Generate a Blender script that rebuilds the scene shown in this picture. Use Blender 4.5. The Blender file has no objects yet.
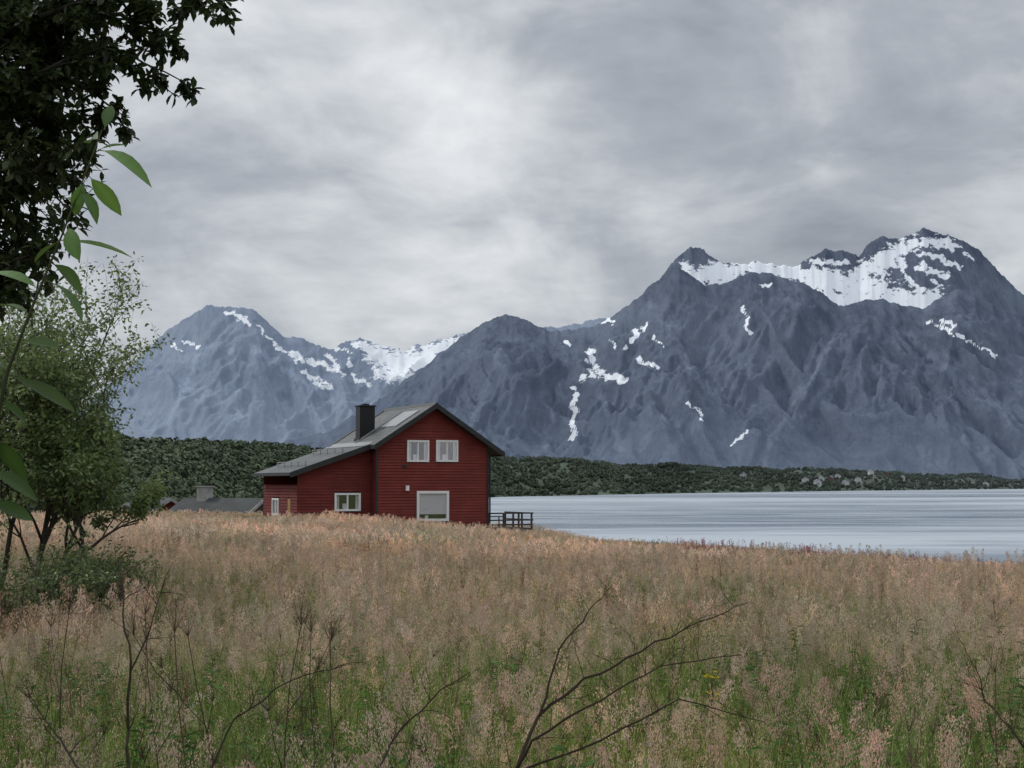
import bpy, math, random, bmesh
import numpy as np
from mathutils import Vector, noise, Matrix, Euler

random.seed(7)
sc=bpy.context.scene
F=1422.0; EYE=2.0; PITCH=math.atan(100/F)
cp,sp=math.cos(PITCH),math.sin(PITCH)
def W(px,py,D):
    a=(px-512)/F; b=(384-py)/F
    d=Vector((a,cp-b*sp,sp+b*cp)); k=D/d.y
    return Vector((d.x*k,D,EYE+d.z*k))
def R(a,b): return random.uniform(a,b)

cam=bpy.data.cameras.new("camera"); co=bpy.data.objects.new("camera",cam); sc.collection.objects.link(co)
cam.sensor_width=36; cam.lens=F*36/1024; cam.clip_start=0.1; cam.clip_end=60000
co.location=(0,0,EYE); co.rotation_euler=(math.pi/2+PITCH,0,0); sc.camera=co
sc.view_settings.view_transform='Standard'; sc.view_settings.look='None'; sc.view_settings.exposure=0

def newmat(name):
    m=bpy.data.materials.new(name); m.use_nodes=True; nt=m.node_tree; nt.nodes.clear()
    o=nt.nodes.new('ShaderNodeOutputMaterial'); return m,nt,o
def N(nt,t,**k):
    n=nt.nodes.new(t)
    for a,b in k.items(): setattr(n,a,b)
    return n
def setin(n,**k):
    for a,b in k.items(): n.inputs[a.replace('_',' ')].default_value=b
def ramp(nt,stops,src=None,interp='LINEAR'):
    n=nt.nodes.new('ShaderNodeValToRGB'); n.color_ramp.interpolation=interp
    e=n.color_ramp.elements
    while len(e)<len(stops): e.new(0.5)
    for i,(p,c) in enumerate(stops):
        e[i].position=p; e[i].color=(*c,1) if len(c)==3 else c
    if src is not None: nt.links.new(src,n.inputs[0])
    return n
def mixc(nt,a,b,f,mode='MIX'):
    n=nt.nodes.new('ShaderNodeMix'); n.data_type='RGBA'; n.blend_type=mode
    for idx,v in ((0,f),(6,a),(7,b)):
        if isinstance(v,bpy.types.NodeSocket): nt.links.new(v,n.inputs[idx])
        else: n.inputs[idx].default_value=(*v,1) if isinstance(v,tuple) and len(v)==3 else v
    return n.outputs[2]
def math_(nt,op,a,b=None,c=None,clamp=False):
    n=nt.nodes.new('ShaderNodeMath'); n.operation=op; n.use_clamp=clamp
    for i,v in enumerate((a,b,c)):
        if v is None: continue
        if isinstance(v,bpy.types.NodeSocket): nt.links.new(v,n.inputs[i])
        else: n.inputs[i].default_value=v
    return n.outputs[0]
def maprange(nt,src,a,b,c,d,smooth=False):
    n=nt.nodes.new('ShaderNodeMapRange'); nt.links.new(src,n.inputs[0])
    if smooth: n.interpolation_type='SMOOTHSTEP'
    for i,v in zip((1,2,3,4),(a,b,c,d)): n.inputs[i].default_value=v
    return n.outputs[0]
def noisetex(nt,vec,scale,detail=5,rough=.55,dist=0):
    n=nt.nodes.new('ShaderNodeTexNoise'); n.inputs['Scale'].default_value=scale; n.inputs['Detail'].default_value=detail
    n.inputs['Roughness'].default_value=rough; n.inputs['Distortion'].default_value=dist
    if vec is not None: nt.links.new(vec,n.inputs['Vector'])
    return n.outputs['Fac']
def mapping(nt,vec,scale=(1,1,1),loc=(0,0,0),rot=(0,0,0)):
    n=nt.nodes.new('ShaderNodeMapping'); nt.links.new(vec,n.inputs[0])
    n.inputs['Scale'].default_value=scale; n.inputs['Location'].default_value=loc; n.inputs['Rotation'].default_value=rot
    return n.outputs[0]
def simple(name,col,rough=.6,spec=.3,var=.25,scale=3,metal=0):
    m,nt,o=newmat(name); p=N(nt,'ShaderNodeBsdfPrincipled')
    g=N(nt,'ShaderNodeNewGeometry'); n=noisetex(nt,g.outputs['Position'],scale,5)
    lo=tuple(c*(1-var) for c in col); hi=tuple(min(1,c*(1+var)) for c in col)
    r=ramp(nt,[(.3,lo),(.7,hi)],n); nt.links.new(r.outputs[0],p.inputs['Base Color'])
    setin(p,Roughness=rough,Metallic=metal); p.inputs['Specular IOR Level'].default_value=spec
    nt.links.new(p.outputs[0],o.inputs[0]); return m

# ---------------- world: overcast, brighter towards the zenith
w=bpy.data.worlds.new("World"); sc.world=w; w.use_nodes=True; nt=w.node_tree; nt.nodes.clear()
out=N(nt,'ShaderNodeOutputWorld'); bg=N(nt,'ShaderNodeBackground'); bg.inputs[1].default_value=0.1
sky=N(nt,'ShaderNodeTexSky'); sky.sky_type='NISHITA'; sky.sun_disc=False
SUN_EL=math.radians(42); SUN_AZ=math.radians(-60)
sky.sun_elevation=SUN_EL; sky.sun_rotation=SUN_AZ
tc=N(nt,'ShaderNodeTexCoord'); dirv=tc.outputs['Generated']
sx=N(nt,'ShaderNodeSeparateXYZ'); nt.links.new(dirv,sx.inputs[0])
zz=math_(nt,'ADD',math_(nt,'MAXIMUM',sx.outputs[2],0.0),0.25)
cx=math_(nt,'DIVIDE',sx.outputs[0],zz); cy=math_(nt,'DIVIDE',sx.outputs[1],zz)
cb=N(nt,'ShaderNodeCombineXYZ'); nt.links.new(cx,cb.inputs[0]); nt.links.new(cy,cb.inputs[1])
n1=noisetex(nt,mapping(nt,cb.outputs[0],(1,1.1,1),(3.1,1.7,0)),1.7,5,.56,.25)
n2=noisetex(nt,mapping(nt,cb.outputs[0],(1.0,1.3,1),(9.1,4.2,0),(0,0,.6)),4.5,4,.6,.3)
n3=noisetex(nt,mapping(nt,dirv,(1,1,1.7),(0.4,0,0),(0,.3,0)),6.5,6,.57,.35)
v=math_(nt,'MULTIPLY',math_(nt,'SUBTRACT',n1,.5),.65)
v=math_(nt,'ADD',v,math_(nt,'MULTIPLY',math_(nt,'SUBTRACT',n2,.5),.42))
v=math_(nt,'ADD',v,math_(nt,'MULTIPLY',math_(nt,'SUBTRACT',n3,.5),1.25))
v=math_(nt,'ADD',v,.50)
for px,py,k,s in [(430,180,120,.12),(230,60,80,.12),(460,288,900,.14),(830,95,110,-.20),(600,240,300,-.10),(1010,190,300,.18),
                  (160,250,200,-.06),(900,30,120,-.05),(590,10,300,-.10),(650,190,400,.06),(870,225,900,-.10),(330,250,500,-.10),(720,190,500,.08)]:
    d=(W(px,py,1000)-Vector((0,0,EYE))).normalized()
    dn=N(nt,'ShaderNodeVectorMath',operation='DOT_PRODUCT'); nt.links.new(dirv,dn.inputs[0]); dn.inputs[1].default_value=d
    pw=math_(nt,'POWER',math_(nt,'MAXIMUM',dn.outputs['Value'],0.0),float(k))
    v=math_(nt,'ADD',v,math_(nt,'MULTIPLY',pw,s))
cr=ramp(nt,[(.06,(2.8,3.05,3.45)),(.38,(4.2,4.5,4.95)),(.62,(6.1,6.35,6.65)),(.92,(8.5,8.65,8.8))],v)
zen=maprange(nt,sx.outputs[2],.36,.95,1.0,2.3)
zc=N(nt,'ShaderNodeVectorMath',operation='SCALE'); nt.links.new(cr.outputs[0],zc.inputs[0]); nt.links.new(zen,zc.inputs['Scale'])
skc=mixc(nt,sky.outputs[0],zc.outputs[0],0.95)
nt.links.new(skc,bg.inputs[0]); nt.links.new(bg.outputs[0],out.inputs[0])

sl=bpy.data.lights.new("sun",'SUN'); sl.energy=1.5; sl.angle=math.radians(12); sl.color=(1,.95,.88)
so=bpy.data.objects.new("sun",sl); sc.collection.objects.link(so)
sd=Vector((math.sin(SUN_AZ)*math.cos(SUN_EL),math.cos(SUN_AZ)*math.cos(SUN_EL),math.sin(SUN_EL)))
so.rotation_euler=sd.to_track_quat('Z','Y').to_euler()

NOCAP=False
class MB:
    def __init__(s): s.v=[];s.f=[];s.c=[]
    def tube(s,pts,r,n=5,col=(.1,.08,.06),cap=True):
        b=len(s.v); pts=[Vector(p) for p in pts]
        for i,p in enumerate(pts):
            d=(pts[min(i+1,len(pts)-1)]-pts[max(i-1,0)]).normalized()
            a=d.cross(Vector((.13,.97,.2))).normalized(); c=d.cross(a)
            for k in range(n):
                t=2*math.pi*k/n; s.v.append(p+(a*math.cos(t)+c*math.sin(t))*r[i]); s.c.append(col)
        for i in range(len(pts)-1):
            for k in range(n):
                k2=(k+1)%n; s.f.append((b+i*n+k,b+i*n+k2,b+(i+1)*n+k2,b+(i+1)*n+k))
        if cap and not NOCAP: s.f.append(tuple(b+(len(pts)-1)*n+k for k in range(n)))
    def strip(s,pts,ws,side,cols):
        b=len(s.v)
        for p,w_,c in zip(pts,ws,cols):
            s.v.append(p-side*w_*.5); s.v.append(p+side*w_*.5); s.c.append(c); s.c.append(c)
        for i in range(len(pts)-1): s.f.append((b+2*i,b+2*i+1,b+2*i+3,b+2*i+2))
    def blade(s,p,az,h,lean,w_,c0,c1,seg=4):
        d=Vector((math.cos(az),math.sin(az),0)); side=Vector((-math.sin(az+R(-.6,.6)),math.cos(az),0))
        pts=[];ws=[];cs=[]
        for i in range(seg+1):
            t=i/seg; pts.append(Vector(p)+d*(lean*t*t)+Vector((0,0,h*(t-.22*t*t*min(1,lean/h)*1.5))))
            ws.append(w_*(1-t**2*.95)); cs.append(tuple(c0[j]*(1-t)+c1[j]*t for j in range(3)))
        s.strip(pts,ws,side,cs); return pts
    def quadleaf(s,p,d,L,w_,col):
        d=d.normalized(); a=d.cross(Vector((R(-1,1),R(-1,1),R(-1,1))))
        if a.length<1e-3: a=Vector((1,0,0))
        a.normalize(); b=len(s.v)
        s.v+= [p,p+d*L*.45+a*w_*.5,p+d*L,p+d*L*.45-a*w_*.5]; s.c+=[col]*4; s.f.append((b,b+1,b+2,b+3))
    def leaf(s,p,d,L,w_,col,up=None,curl=.2,prof=(.02,.62,1,.92,.55,.02)):
        d=d.normalized(); up=up or Vector((R(-.5,.5),R(-.5,.5),1))
        a=d.cross(up)
        if a.length<1e-3: a=Vector((1,0,0))
        a.normalize(); nrm=a.cross(d); b=len(s.v)
        n=len(prof)
        for i,q in enumerate(prof):
            t=i/(n-1); c=p+d*L*t-nrm*(curl*L*t*t)
            ww=w_*.5*q
            s.v+=[c-a*ww+nrm*ww*.35,c,c+a*ww+nrm*ww*.35]
            s.c+=[col,tuple(x*1.3 for x in col),col]
        for i in range(n-1):
            j=b+3*i; s.f+=[(j,j+1,j+4,j+3),(j+1,j+2,j+5,j+4)]
    def obj(s,name,mat,coll=None,parent=None,smooth=False):
        me=bpy.data.meshes.new(name); me.from_pydata([tuple(x) for x in s.v],[],s.f)
        if s.c:
            at=me.color_attributes.new("Col",'FLOAT_COLOR','POINT')
            arr=np.ones((len(s.v),4),dtype=np.float32); arr[:,:3]=np.array(s.c,dtype=np.float32); at.data.foreach_set("color",arr.ravel())
        me.materials.append(mat)
        if smooth: me.polygons.foreach_set("use_smooth",[True]*len(me.polygons))
        me.update(); o=bpy.data.objects.new(name,me); (coll or sc.collection).objects.link(o)
        if parent: o.parent=parent
        return o
    def arr(s): return (np.array([tuple(q) for q in s.v],dtype=np.float32),np.array(s.f,dtype=np.int32),np.array(s.c,dtype=np.float32))

def npmesh(name,v,f,c,mat,coll):
    me=bpy.data.meshes.new(name); me.vertices.add(len(v)); me.vertices.foreach_set("co",v.ravel())
    me.loops.add(f.size); me.loops.foreach_set("vertex_index",f.ravel()); me.polygons.add(len(f))
    me.polygons.foreach_set("loop_start",np.arange(0,f.size,4,dtype=np.int32)); me.update(calc_edges=True)
    at=me.color_attributes.new("Col",'FLOAT_COLOR','POINT'); a=np.ones((len(v),4),dtype=np.float32); a[:,:3]=c; at.data.foreach_set("color",a.ravel())
    me.materials.append(mat); o=bpy.data.objects.new(name,me); coll.objects.link(o); return o
def tile(name,coll,size,n,pick):
    V=[];Fc=[];C=[];off=0; k=int(math.ceil(math.sqrt(n)))
    for i in range(k*k):
        x=((i%k)+R(0,1))/k*size-size/2; y=((i//k)+R(0,1))/k*size-size/2
        (v,f,c),s=pick(); a=R(0,6.28); ca,sa=math.cos(a)*s,math.sin(a)*s
        q=np.empty_like(v); q[:,0]=v[:,0]*ca-v[:,1]*sa+x; q[:,1]=v[:,0]*sa+v[:,1]*ca+y; q[:,2]=v[:,2]*s
        V.append(q);Fc.append(f+off);C.append(c*R(.70,1.30)*np.array([R(.93,1.07),1,R(.90,1.07)],dtype=np.float32)); off+=len(v)
    return npmesh(name,np.concatenate(V),np.concatenate(Fc),np.concatenate(C),GRASS,coll)

def vegmat(name,trans=.3,rough=.7,mode='grass'):
    m,nt,o=newmat(name); at=N(nt,'ShaderNodeAttribute',attribute_name="Col"); g=N(nt,'ShaderNodeNewGeometry')
    c=at.outputs['Color']
    if mode=='grass':
        n=noisetex(nt,g.outputs['Position'],.16,3,.6); r=ramp(nt,[(.36,(.62,.72,.60)),(.5,(1,1,1)),(.64,(1.30,1.14,1.06))],n)
    else:
        n=noisetex(nt,g.outputs['Position'],1.6,3); r=ramp(nt,[(.3,(.6,.66,.6)),(.7,(1.35,1.3,1.2))],n)
    c=mixc(nt,c,r.outputs[0],1.0,'MULTIPLY')
    p=N(nt,'ShaderNodeBsdfPrincipled'); nt.links.new(c,p.inputs['Base Color']); p.inputs['Roughness'].default_value=rough; p.inputs['Specular IOR Level'].default_value=.15 if mode!='leaf' else .35
    if mode=='grass':
        p=N(nt,'ShaderNodeBsdfDiffuse'); nt.links.new(c,p.inputs[0])
    if trans>0:
        t=N(nt,'ShaderNodeBsdfTranslucent'); nt.links.new(c,t.inputs[0]); mx=N(nt,'ShaderNodeMixShader'); mx.inputs[0].default_value=trans
        nt.links.new(p.outputs[0],mx.inputs[1]); nt.links.new(t.outputs[0],mx.inputs[2]); nt.links.new(mx.outputs[0],o.inputs[0])
    else: nt.links.new(p.outputs[0],o.inputs[0])
    return m
GRASS=vegmat("grass_plant",.25); LEAF=vegmat("leaf",.4,.45,'leaf'); BARK=vegmat("bark",0,.9,'bark')

def sst(a,b,x):
    t=min(1,max(0,(x-a)/(b-a))); return t*t*(3-2*t)
WATER=-12.0
def g(x,y):
    sl=.9+.075*max(0,x+10)/(1+max(0,x-40)/120)
    yb=88+26*(1-sst(-2,8,x))
    yy=max(min(y,yb),-40)
    z=-sl*(yy/80)
    if y>yb: z-=min((y-yb)*.13,14)*1.0
    z+=.35*noise.noise(Vector((x*.06,y*.06,3)))*min(1,max(0,y)/25+.2)+.08*noise.noise(Vector((x*.4,y*.4,1)))
    z+=.28*math.exp(-((x+9)/5)**2-((y-80)/7)**2)
    return max(z,-19)
xs=np.unique(np.concatenate([np.arange(-120,121,2.0),np.sign(np.linspace(-1,1,41))*120*(np.abs(np.linspace(-1,1,41))*130+1)]))
ys=np.unique(np.concatenate([np.arange(-40,240,2.0),-40-np.linspace(0,1,8)**2*300,240*np.linspace(1,9.1,20)**2]))
vs=[(float(x),float(y),g(float(x),float(y))) for y in ys for x in xs]; nx=len(xs)
fs=[(j*nx+i,j*nx+i+1,(j+1)*nx+i+1,(j+1)*nx+i) for j in range(len(ys)-1) for i in range(nx-1)]
me=bpy.data.meshes.new("ground"); me.from_pydata(vs,[],fs); me.polygons.foreach_set("use_smooth",[True]*len(fs))
me.materials.append(simple("meadow_soil",(.075,.09,.033),.95,.1,.4,1.5)); sc.collection.objects.link(bpy.data.objects.new("ground",me))

# ---------------- water
m,nt,o=newmat("fjord_water"); ge=N(nt,'ShaderNodeNewGeometry'); P=ge.outputs['Position']
p=N(nt,'ShaderNodeBsdfPrincipled')
a=noisetex(nt,mapping(nt,P,(.0011,.0050,1),(0,0,0),(0,0,.10)),1.0,4,.6,1.0)
b=noisetex(nt,mapping(nt,P,(.012,.060,1),(0,0,0),(0,0,.05)),1.0,5,.7,.4)
s=math_(nt,'ADD',math_(nt,'MULTIPLY',a,.60),math_(nt,'MULTIPLY',b,.40))
sp_=N(nt,'ShaderNodeSeparateXYZ'); nt.links.new(P,sp_.inputs[0])
rr=ramp(nt,[(.40,(.18,)*3),(.47,(.34,)*3),(.58,(.48,)*3)],s); nt.links.new(rr.outputs[0],p.inputs['Roughness'])
cc=ramp(nt,[(.40,(.13,.165,.21)),(.48,(.25,.295,.345)),(.56,(.39,.435,.48))],s)  # pale streaks: sky reflection painted into the water's base colour
c2=mixc(nt,(.09,.125,.17),cc.outputs[0],maprange(nt,math_(nt,'ADD',sp_.outputs[1],math_(nt,'MULTIPLY',a,120)),300,400,0,1,True)); nt.links.new(c2,p.inputs['Base Color'])  # darker near-shore band painted in for calm water mirroring the mountains
p.inputs['IOR'].default_value=1.33
wv=noisetex(nt,mapping(nt,P,(.25,.6,1)),1.0,3,.6); bp=N(nt,'ShaderNodeBump'); bp.inputs['Distance'].default_value=.35; bp.inputs['Strength'].default_value=.5
nt.links.new(wv,bp.inputs['Height']); nt.links.new(bp.outputs[0],p.inputs['Normal']); nt.links.new(p.outputs[0],o.inputs[0])
me=bpy.data.meshes.new("fjord_water"); me.from_pydata([(-18000,100,WATER),(18000,100,WATER),(18000,21000,WATER),(-18000,21000,WATER)],[],[(0,1,2,3)])
me.materials.append(m); sc.collection.objects.link(bpy.data.objects.new("fjord_water",me))

# ---------------- mountains
def interp(prof,x): return np.interp(x,[q[0] for q in prof],[q[1] for q in prof])
def mountmat(name,dark,light,snowc,haze):
    m,nt,o=newmat(name); ge=N(nt,'ShaderNodeNewGeometry'); P=ge.outputs['Position']
    n1=noisetex(nt,mapping(nt,P,(.0110,.0035,.0034),(0,0,0),(0,.22,0)),1,8,.72,.2); n1b=noisetex(nt,mapping(nt,P,(.0095,.0035,.0036),(0,0,0),(0,-.45,0)),1,8,.72,.2)
    n2=noisetex(nt,mapping(nt,P,(.0009,.0009,.0014)),1,4,.55,.2)
    nn=math_(nt,'ADD',math_(nt,'MULTIPLY',n1,.5),math_(nt,'MULTIPLY',n1b,.5))
    c=ramp(nt,[(.43,dark),(.58,light)],math_(nt,'ADD',math_(nt,'MULTIPLY',nn,.7),math_(nt,'MULTIPLY',n2,.3))).outputs[0]
    sx=N(nt,'ShaderNodeSeparateXYZ'); nt.links.new(P,sx.inputs[0])
    c=mixc(nt,c,haze,maprange(nt,sx.outputs[2],0,1200,.60,0))  # aerial haze painted into the bluish rock colour, denser towards the foot
    st=N(nt,'ShaderNodeAttribute',attribute_name="scree").outputs['Fac']
    st=maprange(nt,math_(nt,'ADD',st,math_(nt,'MULTIPLY',math_(nt,'SUBTRACT',n1,.5),2.2)),.4,.9,0,.5)
    c=mixc(nt,c,tuple(min(1,x*1.3) for x in light),st)
    at=N(nt,'ShaderNodeAttribute',attribute_name="snow").outputs['Fac']
    n3=noisetex(nt,mapping(nt,P,(.016,.010,.022),(0,0,0),(0,.5,0)),1,6,.70,.3)
    s=maprange(nt,math_(nt,'ADD',at,math_(nt,'MULTIPLY',math_(nt,'SUBTRACT',n3,.5),2.8)),.46,.58,0,1)
    sv=ramp(nt,[(.35,tuple(x*.86 for x in snowc)),(.65,snowc)],n2).outputs[0]
    c=mixc(nt,c,sv,s)
    d=N(nt,'ShaderNodeBsdfDiffuse'); nt.links.new(c,d.inputs[0])
    bp=N(nt,'ShaderNodeBump'); bp.inputs['Distance'].default_value=60; nt.links.new(maprange(nt,s,0,1,.95,.06),bp.inputs['Strength']); nt.links.new(nn,bp.inputs['Height']); nt.links.new(bp.outputs[0],d.inputs['Normal'])
    nt.links.new(d.outputs[0],o.inputs[0]); return m
def mountain(name,prof,D0,Dr,Db,nu,nv,mat,snow,scree,seed,gul=1.0,pbase=1.15,amp=.016):
    pxs=np.linspace(prof[0][0],prof[-1][0],nu); pys=interp(prof,pxs)
    ts=np.concatenate([np.linspace(0,1,nv),np.linspace(1,2,int(nv*.2))[1:]])
    V=np.zeros((len(ts)*nu,3)); k=0; H=[]
    for i in range(nu):
        px=pxs[i]; z=W(px,pys[i],Dr).z
        z+=Dr/F*(2.8*noise.fractal(Vector((px*.09,seed,0)),1,2,4)+1.3*noise.noise(Vector((px*.45,seed,5))))
        H.append(z)
    for j,t in enumerate(ts):
        y0=D0+(Dr-D0)*t if t<=1 else Dr+(Db-Dr)*(t-1)
        for i in range(nu):
            a=(pxs[i]-512)/F; x=a*y0
            if t<=1:
                X=x*.00075; Y=y0*.00075
                wx=.22*noise.noise(Vector((X*1.1,Y*1.1,seed))); wy=.22*noise.noise(Vector((X*1.1,Y*1.1,seed+7)))
                r=noise.ridged_multi_fractal(Vector((X*1.5+wx+.7*Y,Y*.35+wy+seed,seed*.7)),1.0,2.1,3,1.0,2.0)/1.3
                sh=t**max(.6,pbase+gul*(.8-r))
                z=WATER-20+(H[i]-WATER+20)*sh
                env=min(1,3.2*t*(1-t)+.16*(t>.3))*(1-t**14)
                r2=noise.ridged_multi_fractal(Vector((X*3.4+wx*2-1.3*Y,Y*.8+wy,seed)),.85,2.2,7,1.0,2.0)/1.3
                r3=noise.ridged_multi_fractal(Vector((X*3.0+wx*2+1.1*Y,Y*.7+wy,seed+4)),.85,2.2,7,1.0,2.0)/1.3
                z+=env*Dr*amp*(max(r2,r3)-1.1)
                zmax=EYE+(H[i]-EYE)*(y0/Dr)
                z=min(z,zmax-(1-t)*25)
            else: z=H[i]*(1-(t-1)**1.2*.9)
            V[k]=(x,y0,z); k+=1
    n=len(ts); I=np.arange(n*nu).reshape(n,nu)
    fs=np.stack([I[:-1,:-1],I[:-1,1:],I[1:,1:],I[1:,:-1]],-1).reshape(-1,4).tolist()
    me=bpy.data.meshes.new(name); me.from_pydata(V.tolist(),[],fs); me.polygons.foreach_set("use_smooth",[True]*len(fs))
    PX=512+F*V[:,0]/V[:,1]; PY=484-F*(V[:,2]-EYE)/V[:,1]
    PX,PY=PX+1.8*np.sin(PY*.33+PX*.11)+1.1*np.sin(PY*.8-PX*.3+2),PY+1.3*np.sin(PX*.4+PY*.15)+.8*np.sin(PX*.95+1)
    def segs(lst):
        s=np.zeros(len(V))-.6
        for x1,y1,x2,y2,wd in lst:
            dx,dy=x2-x1,y2-y1; L=dx*dx+dy*dy+1e-6
            t=np.clip(((PX-x1)*dx+(PY-y1)*dy)/L,0,1); d=np.hypot(PX-x1-t*dx,PY-y1-t*dy)
            s=np.maximum(s,np.clip(1.0-.5*d/wd,-.6,1))
        return s
    for nm,l in (("snow",snow),("scree",scree)):
        at=me.attributes.new(nm,'FLOAT','POINT'); at.data.foreach_set("value",segs(l).astype(np.float32))
    me.materials.append(mat); ob=bpy.data.objects.new(name,me); sc.collection.objects.link(ob); return ob

far=[(-160,470),(0,452),(60,425),(100,392),(130,366),(150,346),(165,331),(185,317),(205,305),(222,307),(242,306),(257,313),(270,326),(285,338),(300,338),(315,345),(330,350),(345,340),(360,338),(385,345),(405,349),(430,342),(450,337),(465,332),(485,328),(520,330),(560,327),(600,318),(640,330),(700,350)]
mountain("distant_mountain_range",far,12700,15500,18500,430,160,mountmat("hazed_mountain_rock_far",(.200,.245,.325),(.280,.330,.418),(.80,.84,.88),(.31,.365,.455)),
  [(358,344,375,352,5),(375,352,400,366,11),(395,362,430,358,13),(425,352,460,346,10),(380,372,408,378,7),(437,348,458,344,7),(408,362,440,366,10),
   (290,352,312,364,2.2),(312,360,335,370,2.4),(300,372,324,382,2.2),(314,384,332,389,2.2),(328,356,342,374,2.0),(266,336,280,350,1.8),(226,311,240,317,2.4),(242,319,248,323,2),(335,347,350,352,1.6),(182,340,196,346,1.6),(352,376,368,384,2.2),(283,350,297,362,1.6),(255,325,262,332,1.4),(172,345,180,350,1.3),(348,358,352,368,1.6)],
  [(250,345,330,400,4),(200,350,170,420,4),(230,350,240,420,4)],3.3,.5,1.0,.012)
rear=[(560,360),(600,345),(640,305),(660,280),(680,256),(693,246),(702,248),(712,256),(725,262),(742,265),(757,261),(780,266),(800,266),(815,255),(830,250),(845,250),(862,256),(875,241),(890,236),(905,239),(920,232),(932,229),(945,234),(960,238),(972,243),(985,252),(1000,268),(1012,281),(1030,298),(1100,350),(1250,400)]
rockn=mountmat("hazed_mountain_rock",(.082,.102,.145),(.160,.192,.250),(.80,.84,.89),(.160,.199,.267))
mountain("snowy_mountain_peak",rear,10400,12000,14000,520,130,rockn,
  [(684,262,692,275,4),(688,272,735,276,8),(715,268,760,270,7),(745,264,800,272,10),(790,272,840,276,9),(820,283,860,290,14),(835,280,880,288,14),(860,296,935,300,12),(865,270,900,256,9),(880,260,918,241,6),
   (898,246,914,242,5),(928,240,957,243,5),(923,252,948,257,2.4),(922,266,952,276,3),(948,260,962,266,2.4),(812,260,848,262,2.6),(922,262,935,266,2),(700,285,830,300,12),(770,290,930,312,12),(935,280,945,284,2),(970,250,976,258,1.6),(905,268,915,282,1.8)],
  [],8.1,.2,.85,.005)
front=[(-100,480),(100,470),(250,452),(330,430),(385,396),(405,380),(420,369),(440,354),(455,341),(475,328),(490,320),(505,315),(520,317),(535,325),(550,332),(570,330),(590,327),(605,321),(625,308),(640,296),(655,283),(668,273),(680,268),(690,274),(705,286),(722,285),(738,278),(755,272),(772,274),(800,282),(818,287),(832,300),(845,307),(862,300),(885,299),(905,306),(925,308),(942,298),(958,290),(975,293),(1000,308),(1030,318),(1100,360),(1250,420)]
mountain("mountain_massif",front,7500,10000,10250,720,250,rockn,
  [(590,352,594,366,3.6),(592,372,624,380,3.6),(575,386,573,438,2.4),(627,349,637,332,2.0),(640,360,655,366,2.6),(745,304,750,332,1.7),(690,404,704,417,2.1),(734,445,745,430,1.9),(930,320,1000,356,1.4),(584,378,582,376,3),
   (602,322,612,320,1.8),(765,285,775,282,1.4),(955,325,946,320,2.2),(642,330,650,322,1.4),(562,341,572,346,1.4),(655,335,662,345,1.2),(610,340,618,350,1.2)],
  [(840,330,760,460,4),(700,420,660,462,4),(905,330,985,400,5),(560,380,545,450,3),(650,300,700,380,3),(940,345,1020,430,4),(800,420,830,380,3),(690,380,640,450,3),(600,390,620,450,3),(500,350,470,430,3)],5.2,.6,1.05,.023)

# ---------------- distant land + forest
top=[(-250,450),(0,450),(130,453),(250,454),(330,458),(500,460),(560,462),(620,467),(700,469),(800,472),(900,474),(960,478),(1024,480),(1300,481)]
basep=[(-250,520),(0,519),(130,516),(260,507),(400,500),(500,497),(700,493.2),(850,491),(1024,489),(1300,488)]
def hillpt(px,t):
    Db=14*F/(np.interp(px,*zip(*basep))-484); Dr=Db*1.35; tp=np.interp(px,*zip(*top))
    if t<=1: y=Db+(Dr-Db)*t
    else: y=Dr+(t-1)*Db*.8
    zr=W(px,tp,Dr).z
    z=WATER-1+(zr-WATER+1)*(sst(0,1,t)*.75+.25*t if t<=1 else 1-.3*(t-1))
    z+=(1.5+.003*y)*noise.fractal(Vector((px*.02,t*2,9)),1,2,3)*min(1,t*2)
    return ((px-512)/F*y,y,z)
cols=np.linspace(-250,1300,260); tt=np.linspace(-.08,2,40)
vs=[hillpt(float(px),float(t)) for t in tt for px in cols]; nu=len(cols)
fs=[(j*nu+i,j*nu+i+1,(j+1)*nu+i+1,(j+1)*nu+i) for j in range(len(tt)-1) for i in range(nu-1)]
def farmat(name,near,hazedc,var):
    m,nt,o=newmat(name); ge=N(nt,'ShaderNodeNewGeometry'); s=N(nt,'ShaderNodeSeparateXYZ'); nt.links.new(ge.outputs['Position'],s.inputs[0])
    c=mixc(nt,near,hazedc,maprange(nt,s.outputs[1],700,4500,0,1)); oi=N(nt,'ShaderNodeObjectInfo')  # distance haze painted into the base colour, growing with world Y
    n=noisetex(nt,mapping(nt,ge.outputs['Position'],(.006,.003,.01)),1,3); r=ramp(nt,[(.3,(1-var,)*3),(.7,(1+var,)*3)],n); c=mixc(nt,c,r.outputs[0],1,'MULTIPLY')
    hs=N(nt,'ShaderNodeHueSaturation'); nt.links.new(c,hs.inputs['Color']); nt.links.new(math_(nt,'ADD',math_(nt,'MULTIPLY',oi.outputs['Random'],.4),.8),hs.inputs['Value'])
    d=N(nt,'ShaderNodeBsdfDiffuse'); nt.links.new(hs.outputs[0],d.inputs[0]); nt.links.new(d.outputs[0],o.inputs[0]); return m
me=bpy.data.meshes.new("distant_hills"); me.from_pydata(vs,[],fs); me.materials.append(farmat("hazed_far_land",(.08,.10,.065),(.10,.122,.112),.3))
sc.collection.objects.link(bpy.data.objects.new("distant_hills",me))

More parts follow.
